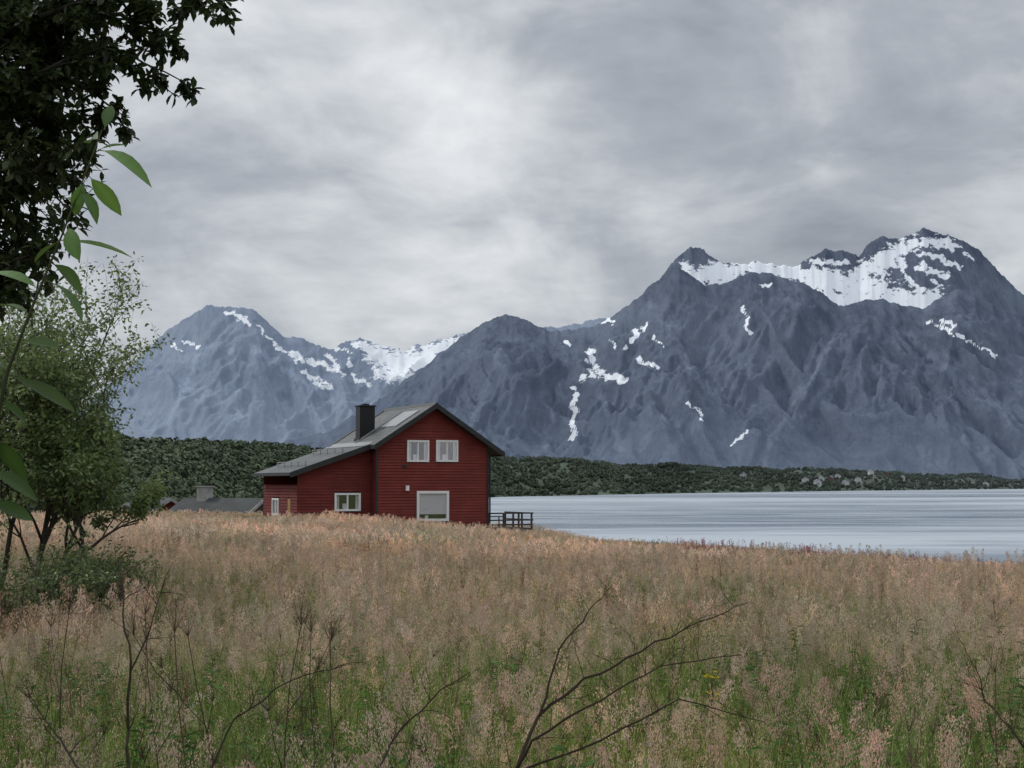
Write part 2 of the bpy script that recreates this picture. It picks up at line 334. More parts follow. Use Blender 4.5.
def scatter(name,protos,pts):
    me=bpy.data.meshes.new(name); A=np.array(pts,dtype=np.float32)
    me.vertices.add(len(A)); me.vertices.foreach_set("co",A[:,:3].ravel())
    at=me.attributes.new("rot",'FLOAT_VECTOR','POINT'); at.data.foreach_set("vector",A[:,3:6].ravel())
    at=me.attributes.new("scl",'FLOAT','POINT'); at.data.foreach_set("value",A[:,6].copy())
    at=me.attributes.new("idx",'INT','POINT'); at.data.foreach_set("value",A[:,7].astype(np.int32))
    o=bpy.data.objects.new(name,me); sc.collection.objects.link(o)
    ng=bpy.data.node_groups.new(name,'GeometryNodeTree')
    ng.interface.new_socket("Geometry",in_out='INPUT',socket_type='NodeSocketGeometry'); ng.interface.new_socket("Geometry",in_out='OUTPUT',socket_type='NodeSocketGeometry')
    gi=ng.nodes.new('NodeGroupInput'); go=ng.nodes.new('NodeGroupOutput'); ip=ng.nodes.new('GeometryNodeInstanceOnPoints')
    ci=ng.nodes.new('GeometryNodeCollectionInfo'); ci.inputs['Collection'].default_value=protos; ci.inputs['Separate Children'].default_value=True; ci.inputs['Reset Children'].default_value=True
    def na(n,t):
        q=ng.nodes.new('GeometryNodeInputNamedAttribute'); q.data_type=t; q.inputs[0].default_value=n; return q.outputs[0]
    L=ng.links.new
    L(gi.outputs[0],ip.inputs['Points']); L(ci.outputs[0],ip.inputs['Instance']); ip.inputs['Pick Instance'].default_value=True
    L(na("idx",'INT'),ip.inputs['Instance Index']); er=ng.nodes.new('FunctionNodeEulerToRotation'); L(na("rot",'FLOAT_VECTOR'),er.inputs[0]); L(er.outputs[0],ip.inputs['Rotation'])
    L(na("scl",'FLOAT'),ip.inputs['Scale']); L(ip.outputs[0],go.inputs[0])
    md=o.modifiers.new("scatter",'NODES'); md.node_group=ng; return o

FC=bpy.data.collections.new("forest_protos")
FM=farmat("hazed_far_forest",(.096,.120,.074),(.120,.147,.136),.35)
for k in range(4):
    b=MB()
    for c in range(7):
        cc=Vector((R(-.35,.35),R(-.35,.35),R(.3,.85))); rad=R(.18,.36)
        for q in range(26):
            d=Vector((random.gauss(0,1),random.gauss(0,1),random.gauss(0,1))).normalized()
            p=cc+d*rad; t1=Vector((R(-1,1),R(-1,1),R(-1,1))).normalized()*.13; t2=d.cross(t1).normalized()*.13
            i=len(b.v); b.v+=[p-t1,p+t2,p+t1,p-t2]; b.f.append((i,i+1,i+2,i+3))
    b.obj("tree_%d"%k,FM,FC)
pts=[]
for _ in range(13000):
    px=R(-120,1200); t=random.random()**.8*1.5
    x,y,z=hillpt(px,t)
    if t<.05 and px>500 : continue
    if noise.noise(Vector((x*.006,y*.006,2)))<-.45 and px>520: continue
    s=R(6,12)*(1+.00012*y)*(.60 if px>500 else .8)
    pts.append((x,y,z-1,0,0,R(0,6.28),s,random.randrange(4)))
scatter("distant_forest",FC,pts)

# ---------------- house helpers
def prism(name,poly,y0,y1,mat,parent):
    n=len(poly); v=[(p[0],y0,p[1]) for p in poly]+[(p[0],y1,p[1]) for p in poly]
    f=[tuple(range(n)),tuple(range(2*n-1,n-1,-1))]+[(i,i+n,(i+1)%n+n,(i+1)%n) for i in range(n)]
    me=bpy.data.meshes.new(name); me.from_pydata(v,[],f); me.materials.append(mat); me.update()
    o=bpy.data.objects.new(name,me); sc.collection.objects.link(o); o.parent=parent
    bm=bmesh.new(); bm.from_mesh(me); bmesh.ops.recalc_face_normals(bm,faces=bm.faces); bm.to_mesh(me); bm.free(); return o
def box(name,x0,x1,y0,y1,z0,z1,mat,parent,bev=0):
    o=prism(name,[(x0,z0),(x1,z0),(x1,z1),(x0,z1)],y0,y1,mat,parent)
    if bev: md=o.modifiers.new("b",'BEVEL'); md.width=bev; md.segments=2
    return o
def redmat(name,col):
    m,nt,o=newmat(name); p=N(nt,'ShaderNodeBsdfPrincipled'); t=N(nt,'ShaderNodeTexCoord')
    n=noisetex(nt,mapping(nt,t.outputs['Object'],(.5,.5,7)),1,5,.6); n2=noisetex(nt,t.outputs['Object'],.7,4,.6)
    r=ramp(nt,[(.32,tuple(c*.62 for c in col)),(.7,tuple(c*1.3 for c in col))],math_(nt,'ADD',math_(nt,'MULTIPLY',n,.55),math_(nt,'MULTIPLY',n2,.45)))
    nt.links.new(r.outputs[0],p.inputs['Base Color']); setin(p,Roughness=.75); p.inputs['Specular IOR Level'].default_value=.25; nt.links.new(p.outputs[0],o.inputs[0]); return m
RED=redmat("red_paint",(.19,.036,.029)); RED_SHADED=redmat("red_paint_shaded",(.16,.030,.025))  # second red is the same paint darkened, shade put into its colour
WHITE=simple("white_paint",(.78,.78,.77),.5,.3,.05,2); DARK=simple("dark_trim",(.028,.029,.031),.5,.3,.2,2)
BLACK=simple("black_metal",(.012,.012,.014),.45,.3,.2,2); GREY=simple("concrete",(.30,.30,.29),.85,.2,.2,2); WOOD=simple("weathered_wood",(.075,.068,.064),.85,.2,.3,4)
CURT=simple("curtain_and_pane_reflection",(.78,.76,.84),.9,.1,.06,6); INT=simple("interior",(.03,.028,.025),.9,.1,.2,3); YEL=simple("yellow_paint",(.34,.20,.07),.6,.3,.1,3)
m,nt,o=newmat("window_glass"); p=N(nt,'ShaderNodeBsdfGlossy'); p.inputs['Roughness'].default_value=.03
tr=N(nt,'ShaderNodeBsdfTransparent'); mx=N(nt,'ShaderNodeMixShader'); mx.inputs[0].default_value=.2; nt.links.new(tr.outputs[0],mx.inputs[1]); nt.links.new(p.outputs[0],mx.inputs[2]); nt.links.new(mx.outputs[0],o.inputs[0]); GLASS=m
m,nt,o=newmat("roof_shingle"); p=N(nt,'ShaderNodeBsdfPrincipled'); t=N(nt,'ShaderNodeTexCoord')
br=N(nt,'ShaderNodeTexBrick'); nt.links.new(mapping(nt,t.outputs['Object'],(1,1,1),(0,0,0),(0,0,math.pi/2)),br.inputs[0]); setin(br,Scale=1.0,Mortar_Size=.02); br.inputs['Brick Width'].default_value=.6; br.inputs['Row Height'].default_value=.35
br.inputs['Color1'].default_value=(.060,.066,.068,1); br.inputs['Color2'].default_value=(.085,.091,.094,1); br.inputs['Mortar'].default_value=(.025,.027,.03,1)
nn=noisetex(nt,t.outputs['Object'],.5,5,.6); c=mixc(nt,br.outputs[0],ramp(nt,[(.3,(.7,)*3),(.7,(1.35,)*3)],nn).outputs[0],1,'MULTIPLY')
nt.links.new(c,p.inputs['Base Color']); setin(p,Roughness=.55); p.inputs['Specular IOR Level'].default_value=.4; nt.links.new(p.outputs[0],o.inputs[0]); ROOF=m

H=bpy.data.objects.new("red_wooden_house",None); sc.collection.objects.link(H); H.location=(-5,90,0); H.rotation_euler=(0,0,math.atan2(.447,.895))
Z0=-2.6
AP=6.95; SL=.64; SLL=.345
def roofz(s):
    if s>=0: return AP-SL*s
    if s>-4.1: return AP+SL*s
    return AP-SL*4.1+SLL*(s+4.1)
def siding(name,x0,x1,y,z0,ztop,openings,mat,parent,row=.18,axis='x',clip=None):
    b=MB(); z=z0
    def quad(a0,a1,c0,c1,za,zb):
        i=len(b.v)
        P=[(a0,-.015,za),(a1,-.015,za),(c1,.04,zb),(c0,.04,zb),(a0,.04,za),(a1,.04,za)]
        for (s,dy,zz_) in P: b.v.append(Vector((s,y+dy,zz_)) if axis=='x' else Vector((y+dy,s,zz_)))
        b.f+=[(i,i+1,i+2,i+3),(i,i+4,i+5,i+1)]
    while z<ztop:
        zb=min(z+row,ztop); spans=[(x0,x1)]
        for (oa,ob,oz0,oz1) in openings:
            if zb>oz0+.02 and z<oz1-.02:
                ns=[]
                for (a,c) in spans:
                    if ob<=a or oa>=c: ns.append((a,c)); continue
                    if oa>a: ns.append((a,oa))
                    if ob<c: ns.append((ob,c))
                spans=ns
        for (a,c) in spans:
            a0,a1,c0,c1=a,c,a,c
            if clip:
                def lim(zv,lo,hi):
                    l,h=lo,hi
                    while l<h and clip(l)<zv: l+=.02
                    while h>l and clip(h)<zv: h-=.02
                    return l,h
                a0,a1=lim(z,a,c); c0,c1=lim(zb,a,c)
            if a1-a0>.01: quad(a0,a1,c0,c1,z,zb)
        z=zb
    return b.obj(name,mat,None,parent)
def window(x,z,wd,ht,y,mull=1,axis='x',curt=False,name="window",fr=.12):
    e=bpy.data.objects.new(name,None); sc.collection.objects.link(e); e.parent=H; e.location=(x,y,z)
    if axis=='y': e.rotation_euler=(0,0,-math.pi/2)
    box("frame_left",-wd/2,-wd/2+fr,-.06,.12,-ht/2,ht/2,WHITE,e); box("frame_right",wd/2-fr,wd/2,-.06,.12,-ht/2,ht/2,WHITE,e)
    box("frame_top",-wd/2+fr,wd/2-fr,-.06,.12,ht/2-fr,ht/2,WHITE,e); box("frame_bottom",-wd/2+fr,wd/2-fr,-.09,.12,-ht/2,-ht/2+fr,WHITE,e)
    for k in range(mull):
        xm=-wd/2+(k+1)*wd/(mull+1); box("mullion",xm-.045,xm+.045,-.03,.1,-ht/2+fr,ht/2-fr,WHITE,e)
    box("glass",-wd/2+fr,wd/2-fr,.0,.01,-ht/2+fr,ht/2-fr,GLASS,e)
    if curt=='side':
        for q in range(3):
            xa=-wd/2+fr+.07*q; box("curtain_fold",xa,xa+.05,.05+.02*(q%2),.08+.02*(q%2),-ht/2+fr,ht/2-fr,CURT,e)
            xa=wd/2-fr-.05-.07*q; box("curtain_fold",xa,xa+.05,.05+.02*(q%2),.08+.02*(q%2),-ht/2+fr,ht/2-fr,CURT,e)
        box("sill_object",-.3,.0,.05,.1,-ht/2+fr,-ht/2+fr+.35,CURT,e)
    if curt=='full':
        box("pane_reflection",-wd/2+fr,wd/2-fr,.04,.06,-ht/2+fr+.28,ht/2-fr,CURT,e)  # lavender sheet added to imitate the pale reflection in the pane
        box("sill_flowerpot",-.5,-.3,.04,.08,-ht/2+fr,-ht/2+fr+.2,CURT,e)
    box("interior",-wd/2-.05,wd/2+.05,.5,.52,-ht/2-.1,ht/2+.1,INT,e)
    return e
def su(px,py):
    a=(px-512)/F; s=(a*90+5)/(.895-a*.447); y=90+.447*s
    return s,W(px,py,y).z
ops=[]
def addwin(px0,px1,py0,py1,**k):
    s0,z1=su(px0,py0); s1,z0=su(px1,py1); ops.append((s0+.02,s1-.02,z0+.02,z1-.02)); window((s0+s1)/2,(z0+z1)/2,s1-s0,z1-z0,0,**k)
addwin(407,429,440,462,mull=1,curt='side'); addwin(436,458,440,462,mull=1,curt='side'); addwin(417,449,491,521,mull=0,curt='full',fr=.16)
siding("gable_wall",-3.8,3.86,0,Z0,AP-.2,ops,RED,H,clip=lambda s: roofz(s)-.12)
SB=.9
def su2(px,py):
    a=(px-512)/F; s=(a*(90+.895*SB)+5+.447*SB)/(.895-a*.447); y=90+.447*s+.895*SB; return s,W(px,py,y).z
s0,z1=su2(335,493); s1,z0=su2(361,511)
window((s0+s1)/2,(z0+z1)/2,s1-s0,z1-z0,SB,mull=1,name="lean_to_window",curt='side')
siding("lean_to_front_wall",-8.6,-3.8,SB,Z0,4.2,[(s0+.02,s1-.02,z0+.02,z1-.02)],RED_SHADED,H,clip=lambda s: roofz(s)-.12)
siding("gable_return_wall",.04,SB,-3.8,Z0,4.3,[],RED_SHADED,H,axis='y')
siding("lean_to_side_wall",SB,8.0,-8.6,Z0,1.95,[(2.3,2.9,-1.1,1.1),(4.6,6.0,0,1.1)],RED_SHADED,H,axis='y')
box("yellow_door",-8.58,-8.5,2.3,2.9,-1.1,1.1,YEL,H)
window(-8.58,.55,1.4,1.1,5.3,axis='y',mull=1,name="side_window")
siding("right_wall",0,8,3.86,Z0,4.3,[],RED,H,axis='y')
siding("back_wall",-8.6,3.86,8.0,Z0,AP-.2,[],RED,H,clip=lambda s: roofz(s)-.12)
box("interior_floor",-8.4,3.7,.6,7.8,-.9,-.8,INT,H)
T=.2
def slab(name,sa,za,sb,zb,y0,y1): return prism(name,[(sa,za-T),(sb,zb-T),(sb,zb),(sa,za)],y0,y1,ROOF,H)
slab("roof_right",0.002,AP+.12,4.74,AP+.12-SL*4.74,-.55,8.3)
slab("roof_left",-4.1,AP+.12-SL*4.1,0,AP+.12,-.55,8.3)
zk=AP+.12-SL*4.1
slab("roof_lean_to",-9.15,zk-SLL*5.05,-4.103,zk-.004,SB-.5,8.3)
for nm,(sa,za,sb,zb,yy) in {"bargeboard_right":(0.0,AP+.15,4.78,AP+.15-SL*4.78,-.58),"bargeboard_left":(-4.12,AP+.15-SL*4.12,0,AP+.15,-.58),"bargeboard_lean_to":(-9.2,zk+.03-SLL*5.07,-4.1,zk+.03,SB-.53)}.items():
    prism(nm,[(sa,za-.34),(sb,zb-.34),(sb,zb),(sa,za)],yy-.03,yy+.025,DARK,H)
box("eave_board_right",4.745,4.8,-.58,8.32,AP-SL*4.74-.14,AP-SL*4.74+.12,DARK,H)
box("gutter",-9.26,-9.16,SB-.5,8.32,zk-SLL*5.05-.2,zk-SLL*5.05-.02,DARK,H)
box("eave_return",-4.13,-4.0,-.5,SB-.5,zk-.28,zk-.02,DARK,H)
LT=simple("roof_metal",(.24,.25,.255),.35,.5,.1,1)
prism("roof_flashing",[(-4.1,zk+.006),(-.2,AP-.008-.2*SL+.14),(-.2,AP-.2*SL+.18),(-4.1,zk+.05)],7.95,8.31,DARK,H)
prism("roof_kink_flashing",[(-4.4,zk-.3*SLL+.012),(-4.1,zk+.006),(-3.8,zk+.3*SL+.006),(-3.8,zk+.3*SL+.03),(-4.1,zk+.03),(-4.4,zk-.3*SLL+.04)],SB-.48,8.28,LT,H)
def onroof(s): return AP+.12+SL*s
prism("roof_panel",[(-2.3,onroof(-2.3)+.01),(-.7,onroof(-.7)+.01),(-.7,onroof(-.7)+.07),(-2.3,onroof(-2.3)+.07)],.6,3.2,LT,H)
prism("roof_ladder",[(-3.9,zk+.2*SL+.05),(-.6,AP-.6*SL+.17),(-.6,AP-.6*SL+.22),(-3.9,zk+.2*SL+.1)],3.4,3.46,LT,H)
prism("roof_ladder_rail",[(-3.9,zk+.2*SL+.05),(-.6,AP-.6*SL+.17),(-.6,AP-.6*SL+.22),(-3.9,zk+.2*SL+.1)],3.7,3.76,LT,H)
prism("ridge_cap",[(-.18,AP+.02),(0,AP+.2),(.18,AP+.02),(.16,AP+.0),(0,AP+.14),(-.16,AP+.0)],-.6,8.33,DARK,H)
box("corner_board_left",-3.87,-3.72,-.05,-.018,Z0,4.3,DARK,H); box("corner_board_right",3.78,3.9,-.05,-.018,Z0,4.3,DARK,H)
ch=bpy.data.objects.new("chimney",None); sc.collection.objects.link(ch); ch.parent=H; ch.location=(-3.0,4.15,0)
box("stack",-.52,.52,-.4,.4,4.4,7.0,BLACK,ch,.02); box("flashing",-.6,.6,-.48,.48,4.5,4.95,DARK,ch); box("cap",-.58,.58,-.46,.46,7.0,7.1,BLACK,ch,.02); box("flue",-.2,.2,-.2,.2,7.1,7.2,BLACK,ch)
for k,yy in enumerate((1.2,2.6,4.0,5.4,6.8)):
    for sx_ in (-8.0,-5.6):
        zr=zk+SLL*(sx_+4.1); box("snow_guard_post",sx_-.03,sx_+.03,yy,yy+.05,zr,zr+.3,LT,H)
for sx_ in (-8.0,-5.6):
    for h in (.12,.26): box("snow_guard_rail",sx_-.02,sx_+.02,1.0,7.0,zk+SLL*(sx_+4.1)+h,zk+SLL*(sx_+4.1)+h+.05,LT,H)
s_,z_=su(407,488); box("wall_lamp",s_-.1,s_+.12,-.16,-.02,z_-.18,z_+.15,WHITE,H,.02)
s_,z_=su(405,466); box("wall_vent",s_-.15,s_+.1,-.05,-.018,z_-.1,z_+.1,DARK,H)
box("downpipe",3.93,4.01,-.1,-.02,Z0,4.0,DARK,H)

DK=bpy.data.objects.new("wooden_deck_railing",None); sc.collection.objects.link(DK); DK.location=H.location; DK.rotation_euler=H.rotation_euler
box("deck_floor",4.1,7.4,.6,4.6,-1.0,-.88,WOOD,DK)
for x in (4.2,5.3,6.4,7.35): box("post",x-.05,x+.05,.6,.7,-2.9,.05,WOOD,DK)
for y in (2,3.3,4.5): box("post",7.3,7.4,y,y+.1,-2.9,.05,WOOD,DK)
for z in (.05,-.4): box("rail",4.1,7.45,.56,.66,z,z+.09,WOOD,DK); box("side_rail",7.3,7.42,.72,4.6,z,z+.09,WOOD,DK)
box("middle_rail",4.1,7.3,.62,.66,-.7,-.6,WOOD,DK)
TB=bpy.data.objects.new("garden_table",None); sc.collection.objects.link(TB); TB.parent=DK; TB.location=(5.2,2.4,-.88)
box("top",-.9,.9,-.4,.4,.7,.76,WOOD,TB)
for x in (-.8,.75):
    for y in (-.35,.3): box("leg",x,x+.06,y,y+.06,0,.7,WOOD,TB)

def shed(name,px,D,wd,dp,zr,ze,mat,roofm,rot):
    E=bpy.data.objects.new(name,None); sc.collection.objects.link(E); E.location=((px-512)/F*D,D,0); E.rotation_euler=(0,0,rot)
    prism("walls",[(-wd/2,-4),(wd/2,-4),(wd/2,ze),(0,zr-.1),(-wd/2,ze)],0,dp,mat,E)
    k=(zr-ze)/(wd/2); o=wd/2+.35
    prism("roof_a",[(-o,zr-k*o),(0,zr),(0,zr+.15),(-o,zr-k*o+.15)],-.35,dp+.35,roofm,E); prism("roof_b",[(0.003,zr),(o,zr-k*o),(o,zr-k*o+.15),(.003,zr+.15)],-.35,dp+.35,roofm,E)
    prism("bargeboard",[(-o,zr-k*o-.1),(0,zr-.1),(o,zr-k*o-.1),(o,zr-k*o+.17),(0,zr+.17),(-o,zr-k*o+.17)],-.42,-.36,GREY,E)
    return E
RS=simple("dull_roof",(.05,.054,.055),.8,.2,.25,1)
e=shed("low_cabin",262,112,4.2,7.5,.75,-.4,WOOD,RS,math.radians(62))
box("chimney",-.5,.5,5.2,6.1,-.5,1.75,GREY,e,.03); box("chimney_cap",-.58,.58,5.12,6.18,1.75,1.85,GREY,e)
shed("boathouse",172,118,5,7,.7,-.9,RED,RS,math.radians(18))
shed("woodshed",130,116,4,5,.4,-1.0,WOOD,RS,math.radians(-12))

VW=simple("far_white",(.50,.51,.53),.8,.1,.05,.01); VR=simple("far_red",(.17,.10,.10),.8,.1,.05,.01); VG=simple("far_roof",(.16,.18,.2),.8,.1,.05,.01)
for i,px in enumerate((805,818,822,829,838,846,858,871,886,902,742,985)):
    t=R(.15,.6); x,y,z=hillpt(px,t); E=bpy.data.objects.new("distant_house",None); sc.collection.objects.link(E); E.location=(x,y,z+7); E.rotation_euler=(0,0,R(-.6,.6)); wd=R(9,14)
    mm=VR if i in (3,8) else VW; prism("walls",[(-wd/2,-9),(wd/2,-9),(wd/2,4),(0,7.5),(-wd/2,4)],0,9,mm,E)
    prism("roof",[(-wd/2-.6,3.6),(0,7.6),(wd/2+.6,3.6),(wd/2+.6,4.1),(0,8.3),(-wd/2-.6,4.1)],-.6,9.6,VG,E)

# ---------------- grass protos
NOCAP=True
TAN=(.57,.43,.31); TAN2=(.47,.33,.265); STK=(.42,.36,.19); GRN=(.092,.158,.036); GRN2=(.18,.25,.066); DRY=(.42,.34,.18)
def jit(c,a=.2): k=R(1-a,1+a); return tuple(x*k*R(.94,1.06) for x in c)
def panicle(b,pts,col,n,L,size,fat=1.0):
    top=pts[-1]; d=(pts[-1]-pts[-2]).normalized()
    for i in range(n):
        t=random.random(); p=top-d*L*t+Vector((R(-1,1),R(-1,1),R(-1,1)))*fat*(.008+.034*t*(1-t)*4*L/.2)
        b.quadleaf(p,(d+Vector((R(-.6,.6),R(-.6,.6),R(-.5,.3)))*.9),size*R(.7,1.4),size*.28,jit(col,.25))
def seedgrass(b,n,rad,hmin,hmax,wst,npan,sz,lean=.35,col=None,seg=5,fat=1.0):
    az0=R(0,6.28)
    for _ in range(n):
        r=rad*math.sqrt(random.random()); a=R(0,6.28); p=Vector((r*math.cos(a),r*math.sin(a),-.05)); h=R(hmin,hmax); cc=jit(col or random.choice([TAN,TAN,TAN2]))
        pts=b.blade(p,az0+R(-1.2,1.2),h,h*R(.05,lean),wst,jit(GRN2),jit(STK),seg)
        panicle(b,pts,cc,npan,R(.14,.24),sz,fat)
def blades(b,n,rad,hmin,hmax,wd,dry=.25,seg=4):
    for _ in range(n):
        r=rad*math.sqrt(random.random()); a=R(0,6.28); h=R(hmin,hmax)
        if random.random()<dry: c0,c1=jit(GRN2),jit(DRY)
        else: c0,c1=jit(GRN,.3),jit(GRN2,.3)
        b.blade((r*math.cos(a),r*math.sin(a),-.05),R(0,6.28),h,h*R(.1,.8),wd*R(.7,1.3),c0,c1,seg)
def umbel(b,h,col):
    lean=Vector((R(-.2,.2),R(-.2,.2),0)); f=lambda t: lean*t*t+Vector((.03*math.sin(t*5),.03*math.cos(t*4),h*t))
    b.tube([f(i/6) for i in range(7)],[.005*(1-.6*i/6) for i in range(7)],5,col)
    def head(p,d,L):
        for q in range(11):
            a=R(0,6.28); sp_=R(.1,1.0); dd=(d+Vector((math.cos(a),math.sin(a),0))*sp_).normalized(); e=p+dd*L*R(.6,1.3)
            b.tube([p,p+dd*L*.5,e],[.0012,.0010,.0007],3,col,False)
            for z in range(5):
                d2=(dd+Vector((R(-1,1),R(-1,1),R(-.4,.8)))*.8).normalized(); e2=e+d2*L*.24; b.quadleaf(e,d2,L*.24,.0016,col)
                if random.random()<.5: b.quadleaf(e2,Vector((R(-1,1),R(-1,1),R(-1,1))),.006,.004,jit(col,.3))
    head(f(1),Vector((0,0,1)),h*.06)
    for q in range(random.randrange(2,6)):
        t=R(.35,.9); p=f(t); a=R(0,6.28); d=Vector((math.cos(a)*.8,math.sin(a)*.8,R(.5,1.1))).normalized(); L=h*R(.10,.28)
        e=p+d*L+Vector((0,0,L*.2)); b.tube([p,p+d*L*.5,e],[.003,.002,.0013],4,col,False); head(e,(d+Vector((0,0,1))).normalized(),h*R(.03,.05))
def mk(fn,n):
    r=[]
    for _ in range(n): b=MB(); fn(b); r.append(b.arr())
    return r
def forb(b):
    for s_ in range(4):
        p=Vector((R(-.15,.15),R(-.15,.15),0)); h=R(.5,.95); lean=Vector((R(-.15,.15),R(-.15,.15),0)); col=jit((.055,.10,.032))
        b.tube([p+lean*t*t+Vector((0,0,h*t)) for t in (0,.25,.5,.75,1)],[.004,.004,.003,.003,.002],4,jit((.13,.11,.05)))
        for q in range(24):
            t=R(.25,1); pp=p+lean*t*t+Vector((0,0,h*t)); a=q*2.4; b.leaf(pp,Vector((math.cos(a),math.sin(a),R(-.1,.7))),R(.06,.12),R(.015,.03),jit(col,.25),prof=(.05,.9,1,.05))
def dock(b):
    for s_ in range(3):
        h=R(.8,1.1); p=Vector((R(-.1,.1),R(-.1,.1),0)); l=Vector((R(-.2,.2),R(-.2,.2),0)); c=jit((.16,.10,.075))
        b.tube([p,p+l*.3+Vector((0,0,h*.5)),p+l+Vector((0,0,h))],[.004,.003,.002],4,c)
        for q in range(110):
            t=R(.45,1); pp=p+l*t*t+Vector((R(-.03,.03),R(-.03,.03),h*t)); b.quadleaf(pp,Vector((R(-1,1),R(-1,1),R(0,1))),.016,.008,jit(c,.3))
nS=mk(lambda b:(seedgrass(b,9,.2,.75,1.2,.0032,30,.017),blades(b,16,.2,.3,.75,.007)),5)
nG=mk(lambda b:(blades(b,44,.24,.4,1.0,.010,.10),seedgrass(b,2,.2,.7,1.0,.003,20,.016)),5)
nP=mk(lambda b:(seedgrass(b,5,.15,1.0,1.5,.0036,140,.018,.35,(.55,.41,.32),fat=1.2),blades(b,10,.15,.4,.8,.009,.4)),4)
nF=mk(forb,3); nD=mk(dock,3); nU=mk(lambda b:umbel(b,R(1.0,1.25),jit((.12,.08,.058))),3)
GC=bpy.data.collections.new("near_tiles")
for lv_ in range(3):
    for k in range(4):
        gf=(.3,.58,.85)[lv_]
        def pick():
            q=random.random()
            if q<.010: return random.choice(nU),R(.7,1)
            if q<.06: return random.choice(nD),R(.65,1)
            if q<.06+.06+.08*lv_: return random.choice(nF),R(.55,1)
            if q<.32: return random.choice(nP),R(.6,.9)
            if random.random()<gf: return random.choice(nG),R(.65,1.1)
            return random.choice(nS),R(.6,.9)
        tile("t%02d"%(lv_*4+k),GC,1.5,50,pick)
mS=mk(lambda b:(seedgrass(b,18,.34,.7,1.12,.005,13,.034,.35,seg=3),blades(b,18,.34,.3,.7,.013,seg=3)),5)
mG=mk(lambda b:(blades(b,46,.38,.4,.95,.015,.15,seg=3),seedgrass(b,3,.3,.7,1.0,.005,12,.03,seg=3)),4)
mP=mk(lambda b:(seedgrass(b,6,.25,1.05,1.5,.006,60,.034,.35,(.62,.47,.37),seg=3,fat=1.5)),4)
MC=bpy.data.collections.new("mid_tiles")
for lv_ in range(2):
    for k in range(5):
        gf=(.14,.55)[lv_]
        def pick():
            q=random.random()
            if q<.006: return random.choice(nU),R(.75,.95)
            if q<.045: return random.choice(nD),R(.75,1.05)
            if q<.065: return random.choice(nF),R(.8,1)
            if q<.19: return random.choice(mP),R(.7,.98)
            if random.random()<gf: return random.choice(mG),R(.65,1.05)
            return random.choice(mS),R(.7,.98)
        tile("t%02d"%(lv_*5+k),MC,2.5,50,pick)
fS=mk(lambda b:(seedgrass(b,30,.65,.65,1.1,.012,7,.08,.3,seg=2),blades(b,14,.6,.3,.7,.035,.4,seg=2)),5)
fP=mk(lambda b:(seedgrass(b,12,.6,1.0,1.4,.012,16,.09,.35,(.62,.48,.38),seg=2,fat=2.0)),3)
fG=mk(lambda b:(blades(b,48,.65,.35,.85,.03,.3,seg=2),seedgrass(b,6,.6,.7,1.0,.012,7,.08,seg=2)),3)
def fweed(b,n,rad,h0,h1,col,sz,top=.5):
    for _ in range(n):
        p=Vector((R(-rad,rad),R(-rad,rad),0)); h=R(h0,h1); l=Vector((R(-.15,.15),R(-.15,.15),0)); b.tube([p,p+l*.4+Vector((0,0,h*.5)),p+l+Vector((0,0,h))],[.008,.006,.004],3,jit((.22,.12,.09)))
        for q in range(18):
            t=R(1-top,1); b.quadleaf(p+l*t*t+Vector((R(-.03,.03),R(-.03,.03),h*t)),Vector((R(-1,1),R(-1,1),R(-.2,1))),sz*R(.7,1.3),sz*.4,jit(col,.3))
        for q in range(8):
            t=R(.2,.8); b.quadleaf(p+l*t*t+Vector((0,0,h*t)),Vector((R(-1,1),R(-1,1),R(-.2,.5))),.12,.025,jit((.17,.17,.06),.3))
fB=mk(lambda b:fweed(b,18,.6,.7,1.0,(.26,.17,.125),.08,.7),2)
LC=bpy.data.collections.new("far_tiles")
for lv_ in range(2):
    for k in range(5):
        def pick():
            q=random.random()
            if q<.06+.08*lv_: return random.choice(fB),R(.75,1.05)
            if q<.22+.3*lv_: return random.choice(fG),R(.75,1.05)
            if q<.36+.2*lv_: return random.choice(fP),R(.7,1.0)
            return random.choice(fS),R(.72,1.1)
        tile("t%02d"%(lv_*5+k),LC,4.0,49,pick)
XC=bpy.data.collections.new("flower_protos")
b=MB(); fweed(b,9,.6,.85,1.4,(.34,.15,.17),.08,.6); b.obj("c0",GRASS,XC)
b=MB(); fweed(b,11,.5,.8,1.15,(.66,.60,.54),.075); b.obj("c1",GRASS,XC)

def inhouse(x,y,m_=0):
    dx,dy=x+5,y-90; s=dx*.895+dy*.447; v_=-dx*.447+dy*.895
    return (-9+m_<s<7.5-m_ and m_<v_<8.4) and not (s<-3.7 and v_<.8+m_)
def lay(coll,size,y0,y1,margin,pick,zoff=0.0,m_=0.0):
    pts=[]; y=y0
    while y<y1:
        half=.41*(y+size)+margin; n=int(half/size)+1; ox=R(0,size)
        for i in range(-n-1,n+2):
            x=i*size+ox
            if abs(x)>half+size or inhouse(x,y,m_): continue
            e=size*.4; gx=(g(x+e,y)-g(x-e,y))/(2*e); gy=(g(x,y+e)-g(x,y-e))/(2*e)
            nrm=Vector((-gx,-gy,1)).normalized(); q=Vector((0,0,1)).rotation_difference(nrm)
            eu=(q.to_matrix()@Matrix.Rotation(random.randrange(4)*math.pi/2+R(-.1,.1),3,'Z')).to_euler()
            pts.append((x,y,g(x,y)+zoff,eu.x,eu.y,eu.z,1.0,pick(x,y)))
        y+=size
    return pts
def pn(x,y):
    n=noise.noise(Vector((x*.35,y*.35,4))); gp=1.0-.065*(y-4)+n*.9+R(-.15,.15)
    return (2 if gp>.66 else 1 if gp>.30 else 0)*4+random.randrange(4)
scatter("meadow_grass",GC,lay(GC,1.5,2.8,14,2.5,pn))
